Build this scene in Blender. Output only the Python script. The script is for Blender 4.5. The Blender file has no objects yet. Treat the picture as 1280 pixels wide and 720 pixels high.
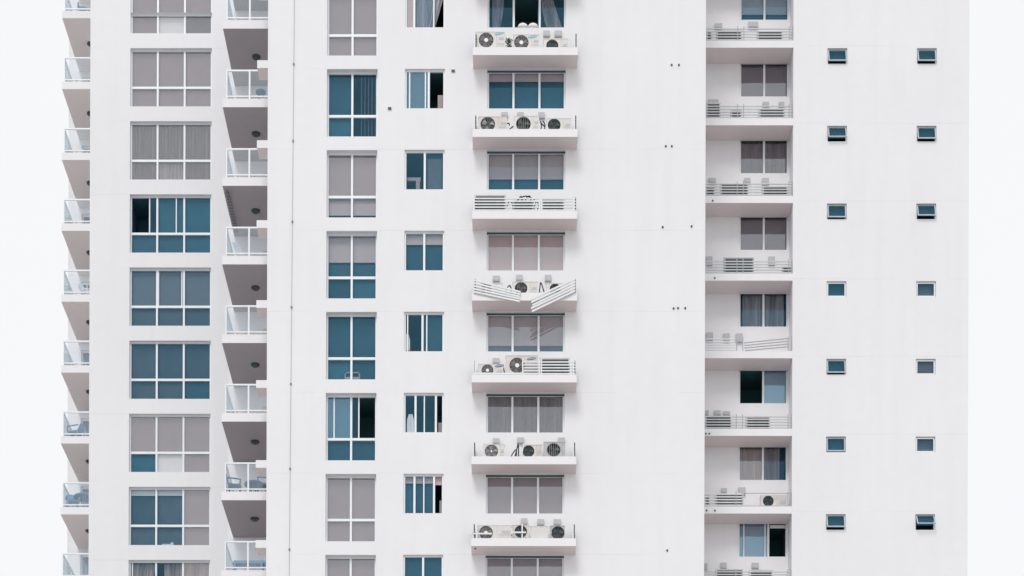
import bpy, math, random
from mathutils import Matrix, Vector
random.seed(11)
S = bpy.context.scene
COL = S.collection
R = math.radians
IW, IH = 1280.0, 720.0

# ------------------------------------------------------------------ the lens
F, PX, PY, CAMZ = 2497.5, 630.0, 1720.0, 1.6      # focal length and horizon in photo pixels
def WX(px, D): return (px - PX) * D / F           # world x of a photo column on a plane D metres away
def WZ(py, D): return CAMZ + (PY - py) * D / F
cam_d = bpy.data.cameras.new('camera'); cam = bpy.data.objects.new('camera', cam_d); COL.objects.link(cam)
cam.location = (0, 0, CAMZ)
ROLL, YAW = R(0.20), R(0.33)
rot = Matrix.Rotation(YAW, 4, 'Z') @ Matrix.Rotation(math.pi/2, 4, 'X') @ Matrix.Rotation(ROLL, 4, 'Z')
cam.rotation_euler = rot.to_euler()
cam_d.sensor_width = 36; cam_d.lens = 36 * F / IW
cam_d.clip_end = 5000
def raw(p):
    q = rot.to_3x3().transposed() @ (Vector(p) - Vector((0, 0, CAMZ)))
    return F*q.x/-q.z, F*q.y/-q.z
ax, ay = raw((WX(640, 74), 74, WZ(360, 74)))
cam_d.shift_x = ax / IW; cam_d.shift_y = ay / IW
S.camera = cam
S.render.resolution_x, S.render.resolution_y = 1024, 576

# ------------------------------------------------------------------ overcast daylight
SUN_EL, SUN_AZ = R(48), R(-14)                      # azimuth: behind the camera, to its left
W = bpy.data.worlds.new('World'); S.world = W; W.use_nodes = True
nt = W.node_tree; nt.nodes.clear()
sky = nt.nodes.new('ShaderNodeTexSky'); sky.sky_type = 'NISHITA'; sky.sun_disc = False
sky.sun_elevation = SUN_EL; sky.sun_rotation = math.pi - SUN_AZ
b1 = nt.nodes.new('ShaderNodeBackground'); b1.inputs[1].default_value = 0.10
nt.links.new(sky.outputs[0], b1.inputs[0])
b2 = nt.nodes.new('ShaderNodeBackground'); b2.inputs[0].default_value = (0.93, 0.937, 0.945, 1); b2.inputs[1].default_value = 0.965
mx = nt.nodes.new('ShaderNodeMixShader'); mx.inputs[0].default_value = 0.93
wo = nt.nodes.new('ShaderNodeOutputWorld')
nt.links.new(b1.outputs[0], mx.inputs[1]); nt.links.new(b2.outputs[0], mx.inputs[2]); nt.links.new(mx.outputs[0], wo.inputs[0])
sd = bpy.data.lights.new('sun', 'SUN'); sd.energy = 1.22; sd.angle = R(20); sd.color = (1.0, 0.97, 0.95)
sun = bpy.data.objects.new('sun', sd); COL.objects.link(sun)
to_sun = Vector((math.sin(SUN_AZ)*math.cos(SUN_EL), -math.cos(SUN_AZ)*math.cos(SUN_EL), math.sin(SUN_EL)))
sun.rotation_euler = to_sun.to_track_quat('Z', 'Y').to_euler(); sun.location = (20, -20, 90)
S.view_settings.view_transform = 'Standard'; S.view_settings.look = 'None'
S.view_settings.exposure = 0.14; S.view_settings.gamma = 1.0
S.render.engine = 'CYCLES'
S.cycles.max_bounces = 8; S.cycles.transparent_max_bounces = 12

# ------------------------------------------------------------------ materials
MATS = {}
def mat(name, col, rough=0.6, noise=0.0, nscale=6.0, metal=0.0, bump=0.0, spec=0.5, stretch=None):
    if name in MATS: return MATS[name]
    m = bpy.data.materials.new(name); m.use_nodes = True; n = m.node_tree
    p = n.nodes['Principled BSDF']; p.inputs['Base Color'].default_value = (*col, 1)
    p.inputs['Roughness'].default_value = rough; p.inputs['Metallic'].default_value = metal
    p.inputs['Specular IOR Level'].default_value = spec
    if noise or bump:
        tc = n.nodes.new('ShaderNodeTexCoord'); nz = n.nodes.new('ShaderNodeTexNoise')
        nz.inputs['Scale'].default_value = nscale; nz.inputs['Detail'].default_value = 6
        if stretch:
            mp = n.nodes.new('ShaderNodeMapping'); mp.inputs['Scale'].default_value = stretch; n.links.new(tc.outputs['Object'], mp.inputs[0]); n.links.new(mp.outputs[0], nz.inputs['Vector'])
        else: n.links.new(tc.outputs['Object'], nz.inputs['Vector'])
        if noise:
            r = n.nodes.new('ShaderNodeMapRange'); r.inputs[1].default_value = 0.3; r.inputs[2].default_value = 0.7
            r.inputs[3].default_value = 1-noise; r.inputs[4].default_value = 1+noise*0.5
            n.links.new(nz.outputs['Fac'], r.inputs[0])
            v = n.nodes.new('ShaderNodeVectorMath'); v.operation = 'SCALE'; v.inputs[0].default_value = col
            n.links.new(r.outputs[0], v.inputs['Scale']); n.links.new(v.outputs[0], p.inputs['Base Color'])
        if bump:
            b = n.nodes.new('ShaderNodeBump'); b.inputs['Strength'].default_value = bump; b.inputs['Distance'].default_value = 0.01
            n.links.new(nz.outputs['Fac'], b.inputs['Height']); n.links.new(b.outputs[0], p.inputs['Normal'])
    MATS[name] = m; return m

def plaster(name, col, joint0=None):
    """painted render: weathering blotches, faint rain streaks, a faint pour joint every storey"""
    m = bpy.data.materials.new(name); m.use_nodes = True; n = m.node_tree; L = n.links
    p = n.nodes['Principled BSDF']; p.inputs['Roughness'].default_value = 0.75; p.inputs['Specular IOR Level'].default_value = 0.25
    g = n.nodes.new('ShaderNodeNewGeometry')
    def noise(scale, vecscale=None, detail=5):
        z = n.nodes.new('ShaderNodeTexNoise'); z.inputs['Scale'].default_value = scale; z.inputs['Detail'].default_value = detail
        if vecscale:
            mp = n.nodes.new('ShaderNodeMapping'); mp.inputs['Scale'].default_value = vecscale
            L.new(g.outputs['Position'], mp.inputs[0]); L.new(mp.outputs[0], z.inputs['Vector'])
        else: L.new(g.outputs['Position'], z.inputs['Vector'])
        return z.outputs['Fac']
    def rng(src, a, b, c, d):
        r = n.nodes.new('ShaderNodeMapRange')
        for i, v in enumerate((a, b, c, d)): r.inputs[i+1].default_value = v
        L.new(src, r.inputs[0]); return r.outputs[0]
    def mul(a, b):
        q = n.nodes.new('ShaderNodeMath'); q.operation = 'MULTIPLY'; L.new(a, q.inputs[0]); L.new(b, q.inputs[1]); return q.outputs[0]
    v = rng(noise(0.22), 0.35, 0.68, 0.982, 1.005)
    v = mul(v, rng(noise(1.0, (2.6, 2.6, 0.16)), 0.45, 0.8, 1.0, 0.975))
    v = mul(v, rng(noise(2.2), 0.3, 0.7, 0.985, 1.0))
    if joint0 is not None:
        sx = n.nodes.new('ShaderNodeSeparateXYZ'); L.new(g.outputs['Position'], sx.inputs[0])
        s = n.nodes.new('ShaderNodeMath'); s.operation = 'SUBTRACT'; L.new(sx.outputs[2], s.inputs[0]); s.inputs[1].default_value = joint0
        md = n.nodes.new('ShaderNodeMath'); md.operation = 'PINGPONG'; L.new(s.outputs[0], md.inputs[0]); md.inputs[1].default_value = 1.5
        line = rng(md.outputs[0], 0.012, 0.035, 1.0, 0.0)
        br = rng(noise(0.35), 0.42, 0.58, 0.0, 0.055)
        k = mul(line, br); inv = n.nodes.new('ShaderNodeMath'); inv.operation = 'SUBTRACT'; inv.inputs[0].default_value = 1.0; L.new(k, inv.inputs[1])
        v = mul(v, inv.outputs[0])
    sc = n.nodes.new('ShaderNodeVectorMath'); sc.operation = 'SCALE'; sc.inputs[0].default_value = col
    L.new(v, sc.inputs['Scale']); L.new(sc.outputs[0], p.inputs['Base Color'])
    b = n.nodes.new('ShaderNodeBump'); b.inputs['Strength'].default_value = 0.25; b.inputs['Distance'].default_value = 0.02
    L.new(noise(1.6), b.inputs['Height']); L.new(b.outputs[0], p.inputs['Normal'])
    MATS[name] = m; return m

def glass(name, tint, refl, fac, rough=0.02):
    m = bpy.data.materials.new(name); m.use_nodes = True; n = m.node_tree; n.nodes.clear(); L = n.links
    t = n.nodes.new('ShaderNodeBsdfTransparent'); t.inputs[0].default_value = (*tint, 1)
    gl = n.nodes.new('ShaderNodeBsdfGlossy'); gl.inputs['Color'].default_value = (*refl, 1); gl.inputs['Roughness'].default_value = rough
    tc = n.nodes.new('ShaderNodeNewGeometry'); nz = n.nodes.new('ShaderNodeTexNoise'); nz.inputs['Scale'].default_value = 0.9
    L.new(tc.outputs['Position'], nz.inputs['Vector'])
    b = n.nodes.new('ShaderNodeBump'); b.inputs['Strength'].default_value = 0.12; b.inputs['Distance'].default_value = 0.02
    L.new(nz.outputs['Fac'], b.inputs['Height']); L.new(b.outputs[0], gl.inputs['Normal'])
    fr = n.nodes.new('ShaderNodeLayerWeight'); fr.inputs[0].default_value = 0.12
    ad = n.nodes.new('ShaderNodeMath'); ad.operation = 'MULTIPLY_ADD'; ad.use_clamp = True; L.new(fr.outputs['Fresnel'], ad.inputs[0]); ad.inputs[1].default_value = 0.5; ad.inputs[2].default_value = fac
    x = n.nodes.new('ShaderNodeMixShader'); L.new(ad.outputs[0], x.inputs[0]); L.new(t.outputs[0], x.inputs[1]); L.new(gl.outputs[0], x.inputs[2])
    o = n.nodes.new('ShaderNodeOutputMaterial'); L.new(x.outputs[0], o.inputs[0]); MATS[name] = m; return m

WALL = plaster('white_plaster', (0.80, 0.80, 0.82), WZ(85.5, 74))
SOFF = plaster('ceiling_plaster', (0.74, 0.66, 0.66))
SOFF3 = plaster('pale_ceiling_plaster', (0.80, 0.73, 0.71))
SOFF2 = plaster('shaded_ceiling_plaster', (0.37, 0.34, 0.352))  # same plaster, with the enclosed balcony's shade put into the tone
LEDGE = plaster('ledge_paint', (0.82, 0.815, 0.83))
FRAME = mat('white_aluminium', (0.80, 0.84, 0.86), 0.35, 0.04, 3)
GLASS = glass('tinted_window_glass', (0.96, 0.98, 0.985), (0.17, 0.42, 0.60), 0.08)
CLEARGLASS = glass('clear_window_glass', (0.97, 0.975, 0.98), (0.78, 0.80, 0.84), 0.15)
MIDGLASS = glass('mid_window_glass', (0.97, 0.975, 0.98), (0.50, 0.66, 0.76), 0.13)
PALEGLASS = glass('pale_window_glass', (0.94, 0.97, 0.98), (0.42, 0.68, 0.85), 0.17, 0.06)
RAILGLASS = glass('railing_glass', (0.99, 0.995, 1.0), (0.78, 0.89, 0.96), 0.10)
ROOM = mat('room_reflect_blue', (0.03, 0.13, 0.19), 0.9)  # blue reflection of the panes put into the room wall colour
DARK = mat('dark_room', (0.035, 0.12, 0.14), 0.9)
BL = {'b': mat('roller_blind_mauve', (0.30, 0.245, 0.255), 0.9, 0.05, 9),
      'p': mat('roller_blind_pink_beige', (0.60, 0.47, 0.46), 0.9, 0.05, 9),
      'g': mat('roller_blind_grey', (0.14, 0.12, 0.15), 0.9, 0.05, 9),
      'w': mat('white_blind', (0.86, 0.84, 0.84), 0.9, 0.03, 9),
      's': mat('pale_blue_blind', (0.44, 0.47, 0.53), 0.9, 0.05, 9),
      't': mat('slate_blue_backing', (0.17, 0.19, 0.23), 0.9, 0.08, 5),
      'n': mat('blue_reflect_backing', (0.03, 0.13, 0.20), 0.9, 0.10, 4), 'm': None}
MBS = [mat('slate_reflect_%d' % i, c, 0.9, 0.25, 1.3) for i, c in enumerate(((0.085,0.115,0.15),(0.065,0.10,0.135),(0.10,0.13,0.165)))]
VANE = mat('vane_fabric_grey', (0.17, 0.145, 0.15), 0.9, 0.5, 3, stretch=(3.5, 3.5, 0.12))
NBS = [mat('deep_blue_reflect_%d' % i, c, 0.9, 0.25, 1.3) for i, c in enumerate(((0.030,0.100,0.150),(0.05,0.125,0.175),(0.022,0.085,0.125),(0.04,0.14,0.20)))]  # backing tones that hold the blue sky reflection of bare panes
CURTD = mat('curtain_fabric_dark', (0.13, 0.12, 0.135), 0.95, 0.8, 3, stretch=(3.5, 3.5, 0.12))  # vertical streaks paint fold light and shade, plus sheer overlaps, into the cloth
CURT = mat('curtain_fabric_grey', (0.34, 0.30, 0.315), 0.95, 0.5, 3, stretch=(3.5, 3.5, 0.12))
CURTB = mat('curtain_fabric_brown', (0.38, 0.29, 0.27), 0.95, 0.5, 3, stretch=(3.5, 3.5, 0.12))
CURTL = mat('curtain_fabric_blue_grey', (0.36, 0.35, 0.40), 0.95, 0.5, 3, stretch=(3.5, 3.5, 0.12))
METAL = mat('painted_steel_white', (0.74, 0.76, 0.77), 0.4, 0.06, 5)
STEEL = mat('weathered_steel', (0.42, 0.43, 0.45), 0.5, 0.15, 6)
CASE = mat('condenser_enamel', (0.66, 0.645, 0.62), 0.4, 0.05, 4)
CASEB = mat('condenser_enamel_beige', (0.62, 0.58, 0.55), 0.45, 0.08, 4)
CASED = mat('condenser_enamel_grey', (0.44, 0.43, 0.43), 0.5, 0.1, 5)
BLACK = mat('black_rubber', (0.012, 0.014, 0.016), 0.6)
CHAR = mat('charcoal_plastic', (0.035, 0.05, 0.055), 0.5)
GRILLE = mat('grille_wire_grey', (0.30, 0.29, 0.30), 0.4)
HUBW = mat('hub_white_plastic', (0.8, 0.8, 0.8), 0.4)
BOX = mat('isolator_box_grey', (0.50, 0.51, 0.53), 0.6, 0.1, 10)
LOGO = mat('logo_blue', (0.02, 0.10, 0.25), 0.4)
LOGOC = mat('logo_cyan', (0.10, 0.42, 0.55), 0.4)
LEAF = mat('leaf_green', (0.05, 0.11, 0.05), 0.5, 0.3, 20)
CHAIRL = mat('light_blue_plastic', (0.13, 0.28, 0.42), 0.45, 0.1, 6)
CHAIRB = mat('blue_plastic', (0.015, 0.12, 0.21), 0.45, 0.1, 6)
CHAIRW = mat('white_plastic', (0.72, 0.75, 0.78), 0.45, 0.05, 6)
CLOTH = mat('white_cloth', (0.85, 0.84, 0.84), 0.9)
GROUND = mat('ground_concrete', (0.44, 0.42, 0.41), 0.9, 0.15, 0.05)
SASH_SHADED = mat('shaded_white_sash', (0.42, 0.48, 0.52), 0.4, 0.05, 5)  # white frame metal with the tilted sash's shade put into the colour
HEAD_SHADE = mat('head_shade_paint', (0.05, 0.09, 0.10), 0.5)  # dark strip that paints in the shade on window heads
PINK = mat('pale_pink_board', (0.40, 0.33, 0.35), 0.8)
CABLE = mat('lightning_cable', (0.40, 0.41, 0.44), 0.5)

# ------------------------------------------------------------------ mesh helpers
class MB:
    def __init__(s): s.v = []; s.f = []; s.m = []
    def quad(s, a, b, c, d, mi=0):
        i = len(s.v); s.v += [a, b, c, d]; s.f.append((i, i+1, i+2, i+3)); s.m.append(mi); return s
    def box(s, x0, x1, y0, y1, z0, z1, mi=0, bot=None):
        i = len(s.v)
        s.v += [(x0,y0,z0),(x1,y0,z0),(x1,y1,z0),(x0,y1,z0),(x0,y0,z1),(x1,y0,z1),(x1,y1,z1),(x0,y1,z1)]
        for k, q in enumerate(((0,3,2,1),(4,5,6,7),(0,1,5,4),(1,2,6,5),(2,3,7,6),(3,0,4,7))):
            s.f.append(tuple(i+a for a in q)); s.m.append(bot if (k == 0 and bot is not None) else mi)
        return s
    def tube(s, pts, r, n=7, mi=0):
        pts = [Vector(p) for p in pts]; base = len(s.v)
        for j, p in enumerate(pts):
            d = (pts[min(j+1, len(pts)-1)] - pts[max(j-1, 0)]).normalized()
            u = d.cross(Vector((0.31, 0.92, 0.22))).normalized(); w = d.cross(u)
            rr = r[j] if isinstance(r, (list, tuple)) else r
            for k in range(n):
                a = 2*math.pi*k/n; q = p + (u*math.cos(a) + w*math.sin(a))*rr; s.v.append(tuple(q))
        for j in range(len(pts)-1):
            for k in range(n):
                a = base+j*n+k; b = base+j*n+(k+1) % n
                s.f.append((a, b, b+n, a+n)); s.m.append(mi)
        s.f.append(tuple(base+k for k in range(n))[::-1]); s.m.append(mi)
        s.f.append(tuple(base+(len(pts)-1)*n+k for k in range(n))); s.m.append(mi)
        return s
    def disc_y(s, cx, y, cz, r, r2=None, n=24, mi=0, depth=0.0):
        """disc (or cylinder) facing -y"""
        i = len(s.v)
        s.v += [(cx+r*math.cos(2*math.pi*k/n), y, cz+(r2 or r)*math.sin(2*math.pi*k/n)) for k in range(n)]
        s.f.append(tuple(range(i, i+n))); s.m.append(mi)
        if depth:
            s.v += [(cx+r*math.cos(2*math.pi*k/n), y+depth, cz+(r2 or r)*math.sin(2*math.pi*k/n)) for k in range(n)]
            for k in range(n):
                a, b = i+k, i+(k+1) % n; s.f.append((b, a, a+n, b+n)); s.m.append(mi)
        return s
WORLD = {}
def link(o, parent=None, origin=(0, 0, 0)):
    COL.objects.link(o); WORLD[o.name] = Vector(origin)
    if parent is not None:
        o.parent = parent; o.location = Vector(origin) - WORLD[parent.name]
    else: o.location = origin
    return o
def ob(name, mb, m, parent=None, origin=None, smooth=False, bevel=0):
    vs = mb.v
    if origin is None:
        lo = [min(v[i] for v in vs) for i in range(3)]; hi = [max(v[i] for v in vs) for i in range(3)]
        origin = ((lo[0]+hi[0])/2, (lo[1]+hi[1])/2, lo[2])
    me = bpy.data.meshes.new(name)
    me.from_pydata([(v[0]-origin[0], v[1]-origin[1], v[2]-origin[2]) for v in vs], [], mb.f)
    for q in (m if isinstance(m, (list, tuple)) else [m]): me.materials.append(q)
    for p, mi in zip(me.polygons, mb.m): p.material_index = mi; p.use_smooth = smooth
    me.update()
    o = bpy.data.objects.new(name, me); link(o, parent, origin)
    if bevel:
        b = o.modifiers.new('bevel', 'BEVEL'); b.width = bevel; b.segments = 2; b.limit_method = 'ANGLE'
    return o
def thing(name, label, cat, loc, group=None):
    o = bpy.data.objects.new(name, None); o.empty_display_size = 0.2; link(o, None, loc)
    o['label'] = label; o['category'] = cat
    if group: o['group'] = group
    return o
def wall_with_openings(mb, x0, x1, z0, z1, D, ops, rev):
    """wall sheet at y=D facing the camera, real openings with reveals going back"""
    xs = sorted({x0, x1, *[a for o in ops for a in o[:2]]}); zs = sorted({z0, z1, *[a for o in ops for a in o[2:4]]})
    for i in range(len(xs)-1):
        for j in range(len(zs)-1):
            cx, cz = (xs[i]+xs[i+1])/2, (zs[j]+zs[j+1])/2
            if any(o[0] < cx < o[1] and o[2] < cz < o[3] for o in ops): continue
            mb.quad((xs[i],D,zs[j]),(xs[i+1],D,zs[j]),(xs[i+1],D,zs[j+1]),(xs[i],D,zs[j+1]))
    for o in ops:
        a, b, c, d = o[:4]; e = D + (o[4] if len(o) > 4 else rev) + 0.05
        mb.quad((a,D,c),(a,e,c),(b,e,c),(b,D,c)); mb.quad((a,D,d),(b,D,d),(b,e,d),(a,e,d))
        mb.quad((a,D,c),(a,D,d),(a,e,d),(a,e,c)); mb.quad((b,D,c),(b,e,c),(b,e,d),(b,D,d))

# ------------------------------------------------------------------ ground and tower
g = MB(); g.quad((-900,-900,0),(900,-900,0),(900,1500,0),(-900,1500,0))
go = ob('ground', g, GROUND, origin=(0,0,0)); go['kind'] = 'structure'
T = thing('apartment_tower', 'tall white apartment tower with glass balconies and concrete ledges full of air conditioners', 'building', (0, 78, 0))
TOP = 57.5
DA, DB, DC, DR, DRB, DLB, DBB = 81.9, 76.2, 74.0, 77.25, 78.2, 84.45, 79.6
XA0, XBAL, XC0, XC1 = WX(111.3, DA), WX(277.3, DB), WX(333.7, DC), WX(881.2, DC)
XR0, XR1 = WX(990.4, DR), WX(1209.7, DR)

def pleats(mb, x0, x1, z0, z1, y, n, amp, shape=None, mi=0):
    """hanging pleated cloth; shape(t) gives left and right edge at height fraction t from the top"""
    rows = 10; cols = n*4; i = len(mb.v); ph = random.random()*6
    for r in range(rows+1):
        t = r/rows; a, b = shape(t) if shape else (0, 1)
        a, b = x0+(x1-x0)*a, x0+(x1-x0)*b
        for c in range(cols+1):
            u = c/cols
            mb.v.append((a+(b-a)*u, y+amp*math.sin(u*n*2*math.pi+ph+0.5*math.sin(t*3+u*9)+1.6*math.sin(u*5+ph*2))*(0.7+0.5*math.sin(u*7+ph)), z1+(z0-z1)*t))
    for r in range(rows):
        for c in range(cols):
            k = i+r*(cols+1)+c; mb.f.append((k, k+1, k+cols+2, k+cols+1)); mb.m.append(mi)

def content(win, code, a, b, z0, z1, y):
    """what hangs behind one pane"""
    if not code: return
    kind, num = code[0], code[1:]
    if num[-1:] in ('n', 'm') and kind in BL:
        content(win, num[-1], a, b, z0, z1, y+.05); num = num[:-1]
    if kind in BL:
        h = float(num)/100 if num else 1.0
        m = MB(); m.box(a+0.005, b-0.005, y, y+0.012, z1-(z1-z0)*h, z1+0.02)
        if h < 1: m.box(a+0.005, b-0.005, y-0.012, y+0.02, z1-(z1-z0)*h-0.03, z1-(z1-z0)*h)
        ob('blind_or_backing', m, random.choice(NBS) if kind == 'n' else random.choice(MBS) if kind == 'm' else BL[kind], win)  # codes n and m: added backing holding the glass's blue reflection, no blind
    elif kind in 'vV':                                # hanging vertical vanes
        m = MB(); w = 0.125; n = int((b-a)/w); fr = 0.0
        s0 = 0 if kind == 'v' else n//2-1
        for i in range(s0, n):
            x = a+(i+0.5)*(b-a)/n; d = 0.05+0.03*math.sin(i*1.7)
            if kind == 'v':
                m.quad((x-0.056,y,z0),(x+0.056,y+d,z0),(x+0.056,y+d,z1),(x-0.056,y,z1))
            else:
                m.quad((x-0.018,y,z0),(x+0.018,y+.02,z0),(x+0.018,y+.02,z1),(x-0.018,y,z1))
        ob('vertical_blind', m, VANE if kind == 'v' else BL['g'], win)
    elif kind == 'c':                                 # full curtain
        m = MB(); pleats(m, a, b, z0-0.03, z1, y+0.03, max(4, int((b-a)/0.13)), 0.03); ob('curtain', m, {'2': CURTB, '3': CURTL, '4': CURTD}.get(num, CURT), win)
    elif kind == 'l':                                 # curtain pulled to one side, by number
        sh = {'1': lambda t: (0, 1-0.35*t), '2': lambda t: (0.28, 1), '3': lambda t: (0, 0.72), '4': lambda t: (0.05+0.3*t*t, 0.45+0.5*t),
              '5': lambda t: (0.15, 0.62-0.2*t*t), '6': lambda t: (0.12*abs(math.sin(3*t)), 1), '7': lambda t: (0.12, 1), '8': lambda t: (0, 0.88)}[num[0]]
        m = MB(); pleats(m, a, b, z0-0.03, z1, y+0.03, 7, 0.028, sh); ob('curtain', m, {'b': CURTB, 'd': CURTL}.get(num[1:], CURT), win)

def window(px0, px1, zt, zb, D, rev, mull, trans, up, low=None, bars=(), openr=(), ft=0.06, label=None, barw=0.045, extras=None, rtype=None, pale=(), head=0):
    """px0..px1 photo columns of the opening, zt/zb heights; mull photo columns; trans height of the transom"""
    x0, x1 = WX(px0, D), WX(px1, D); y = D+rev; m = MB(); fy0, fy1 = y-0.02, y+0.05
    m.box(x0, x1, fy0, fy1, zb, zb+ft*0.6); m.box(x0, x1, fy0, fy1, zt-ft, zt)
    m.box(x0, x0+ft, fy0-0.002, fy1, zb+ft*.6, zt-ft); m.box(x1-ft, x1, fy0-0.002, fy1, zb+ft*.6, zt-ft)
    cuts = [x0+ft] + [WX(p, D) for p in mull] + [x1-ft]
    for c in cuts[1:-1]: m.box(c-0.038, c+0.038, fy0-0.006, fy1, zb+ft*.6+.001, zt-ft-.001)
    if trans: m.box(x0+ft, x1-ft, fy0-0.01, fy1, trans-0.045, trans+0.045)
    for p in bars:
        c = WX(p, D); m.box(c-barw/2, c+barw/2, y-0.012, y+0.045, (trans or zb)+0.03, zt-ft-.002)
        
    w = ob('window', m, FRAME, T)
    if head: hm_ = MB(); hm_.box(x0+.003, x1-.003, fy0-.03, fy0-.001, zt-head, zt-.002); ob('head_shade_strip', hm_, HEAD_SHADE, w)
    if label: w['label'] = label
    q = MB(); e = 1.6; r0, r1, rz0, rz1, ry = x0+.01, x1-.01, zb+.01, zt-.01, y+0.052
    q.quad((r0,ry+e,rz0),(r1,ry+e,rz0),(r1,ry+e,rz1),(r0,ry+e,rz1))
    q.quad((r0,ry,rz0),(r1,ry,rz0),(r1,ry+e,rz0),(r0,ry+e,rz0)); q.quad((r0,ry,rz1),(r0,ry+e,rz1),(r1,ry+e,rz1),(r1,ry,rz1))
    q.quad((r0,ry,rz0),(r0,ry+e,rz0),(r0,ry+e,rz1),(r0,ry,rz1)); q.quad((r1,ry,rz0),(r1,ry,rz1),(r1,ry+e,rz1),(r1,ry+e,rz0))
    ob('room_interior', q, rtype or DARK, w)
    opens = [(WX(a, D), WX(b, D)) for a, b in openr]
    for row, (lo, hi, codes) in enumerate((((trans+.04 if trans else zb+ft*.6), zt-ft, up), (zb+ft*.6, (trans-.04) if trans else 0, low))):
        if codes is None: continue
        for i, code in enumerate(codes):
            a, b = cuts[i]+(0.036 if i else 0), cuts[i+1]-(0.036 if i < len(cuts)-2 else 0)
            spans = [(a, b)]
            if row == 0:
                for oa, obb in opens:
                    spans = [t for s_ in spans for t in ((s_[0], min(s_[1], oa)), (max(s_[0], obb), s_[1])) if t[1]-t[0] > 0.03]
            for sa, sb in spans:
                pm = MB(); pm.box(sa-.004, sb+.004, y+0.014, y+0.022, lo-.004, hi+.004)
                full = bool(code) and (code[0] in 'bpgwvc') and (len(code) < 3 or int(code[1:3]) > 90)
                ob('pane', pm, PALEGLASS if (row == 0 and i in pale) else (CLEARGLASS if full else MIDGLASS if code == 'p76n' else GLASS), w)
            if code and code[0] == '*': continue
            content(w, code, a-.03, b+.03, lo, hi, y+0.09)
    if extras: extras(w, x0, x1, zb, zt, y)
    return w

FH = 3.0
def floors(y_top, D, k): return WZ(y_top, D) - FH*k

# --- column A: wide three-light windows on the left wing
NB = 'n'
A = {-1: dict(up=['b','b','b'], low=['b','w','g']),
     0: dict(up=['b','b','b'], low=['b','b','b']),
     1: dict(up=['v','v','v'], low=['v','c','v']),
     2: dict(up=['',NB,NB], low=[NB,NB,NB], bars=(185.5, 219), openr=((162,185),)),
     3: dict(up=['t','t','t'], low=['m','m','m'], bars=(197, 226.3)),
     4: dict(up=['m','m','m'], low=['m','m','n'], pale=()),
     5: dict(up=['b','b','b'], low=[NB,'w','b']),
     6: dict(up=['w12m','w12m','b'], low=['m','m','b']),
     7: dict(up=['l1b','l2b','c2'], low=['c2','c2','c2'], bars=(165.5,)),
     8: dict(up=['b','b','b'], low=['b','b','b'])}
opsA = []
for k in range(-2, 9):
    zt, zb = floors(60, DA, k), floors(132.9, DA, k)
    opsA.append((WX(161.5, DA), WX(263.5, DA), zb, zt, 0.15))
    if k < -1: continue
    def tray(w, x0, x1, zb, zt, y):
        m = MB(); m.box(WX(202,DA), WX(216,DA), y+.07, y+.16, zb+.10, zb+.14); m.box(WX(213,DA), WX(216.5,DA), y+.065, y+.17, zb+.04, zb+.20); m.box(WX(205,DA), WX(206,DA), y+.07, y+.1, zb+.05, zb+.11)
        ob('model_on_sill', m, CHAIRW, w)
    s = dict(A.get(k)); 
    window(161.5, 263.5, zt, zb, DA, 0.15, (195.2, 229), floors(107.2, DA, k), rtype=ROOM if k in (2,3,4,5,6) else DARK, extras=tray if k == 6 else None, **s)
# --- column B: two-light windows with a low row
B = {-1: dict(up=['b','b'], low=['b','b']),
     0: dict(up=[NB,'V'], low=[NB,'V']),
     1: dict(up=['b','b'], low=['p70n','p70n']),
     2: dict(up=['p60n','p60n'], low=[NB,NB]),
     3: dict(up=[NB,NB], low=[NB,NB]),
     4: dict(up=[NB,''], low=[NB,NB], bars=(417.5, 439, 448.5), openr=((449,470),), pale=(0,)),
     5: dict(up=['b','b'], low=['b','b']),
     6: dict(up=['b','b'], low=['b','b']), 7: dict(up=['b','b'], low=['b','b'])}
opsC = []
for k in range(-2, 8):
    zt, zb = floors(86.3, DC, k), floors(170.6, DC, k)
    opsC.append((WX(407.7, DC), WX(471.0, DC), zb, zt, 0.22))
    if k < -1: continue
    def chairtop(w, x0, x1, zb, zt, y):
        m = MB(); m.tube([(WX(431,DC),y+.05,zb+.03),(WX(431,DC),y+.05,zb+.33),(WX(434,DC),y+.05,zb+.38),(WX(447,DC),y+.05,zb+.38),(WX(449,DC),y+.05,zb+.33),(WX(449,DC),y+.05,zb+.03)], .03)
        m.box(WX(432,DC), WX(448,DC), y+.045, y+.065, zb+.06, zb+.22); ob('chair_back_inside', m, PINK, w)
    window(407.7, 471.0, zt, zb, DC, 0.22, (439.0,), floors(141.2, DC, k), rtype=ROOM if k in (0,2,3) else DARK, extras=chairtop if k == 3 else None, **B[k])
# --- column C: small sliding windows
def lattice(w, x0, x1, zb, zt, y):
    m = MB(); a, b = WX(531.5, DC), WX(553.5, DC); z0, z1 = zb+.04, zt-.25
    for i in range(-12, 12):
        for sgn in (1, -1):
            xa = (a+b)/2 + i*0.085; pts = []
            for t in range(0, 9):
                z = z0+(z1-z0)*t/8; x = xa + sgn*(z-(z0+z1)/2)*0.6
                if a < x < b: pts.append((x, y+.06+.004*sgn, z))
            if len(pts) > 1: m.tube([pts[0], pts[-1]], .008, 4)
    o = ob('lattice_grille', m, BL['s'], w); o['kind'] = 'stuff'
def pinkbox(a, b, h, dz=0.0):
    def f(w, x0, x1, zb, zt, y):
        m = MB(); m.box(WX(a,DC), WX(b,DC), y+.2, y+.3, zb+.03+dz, zb+dz+h); ob('cupboard_inside', m, PINK, w)
    return f
def shelf(w, x0, x1, zb, zt, y):
    m = MB(); m.box(WX(508,DC), WX(525,DC), y+.2, y+.3, zb+.5, zb+.62); m.box(WX(519,DC), WX(524,DC), y+.2, y+.3, zb+.03, zb+.5); ob('shelf_inside', m, PINK, w)
def combo(*fs):
    def f(*a):
        for q in fs: q(*a)
    return f
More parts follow.
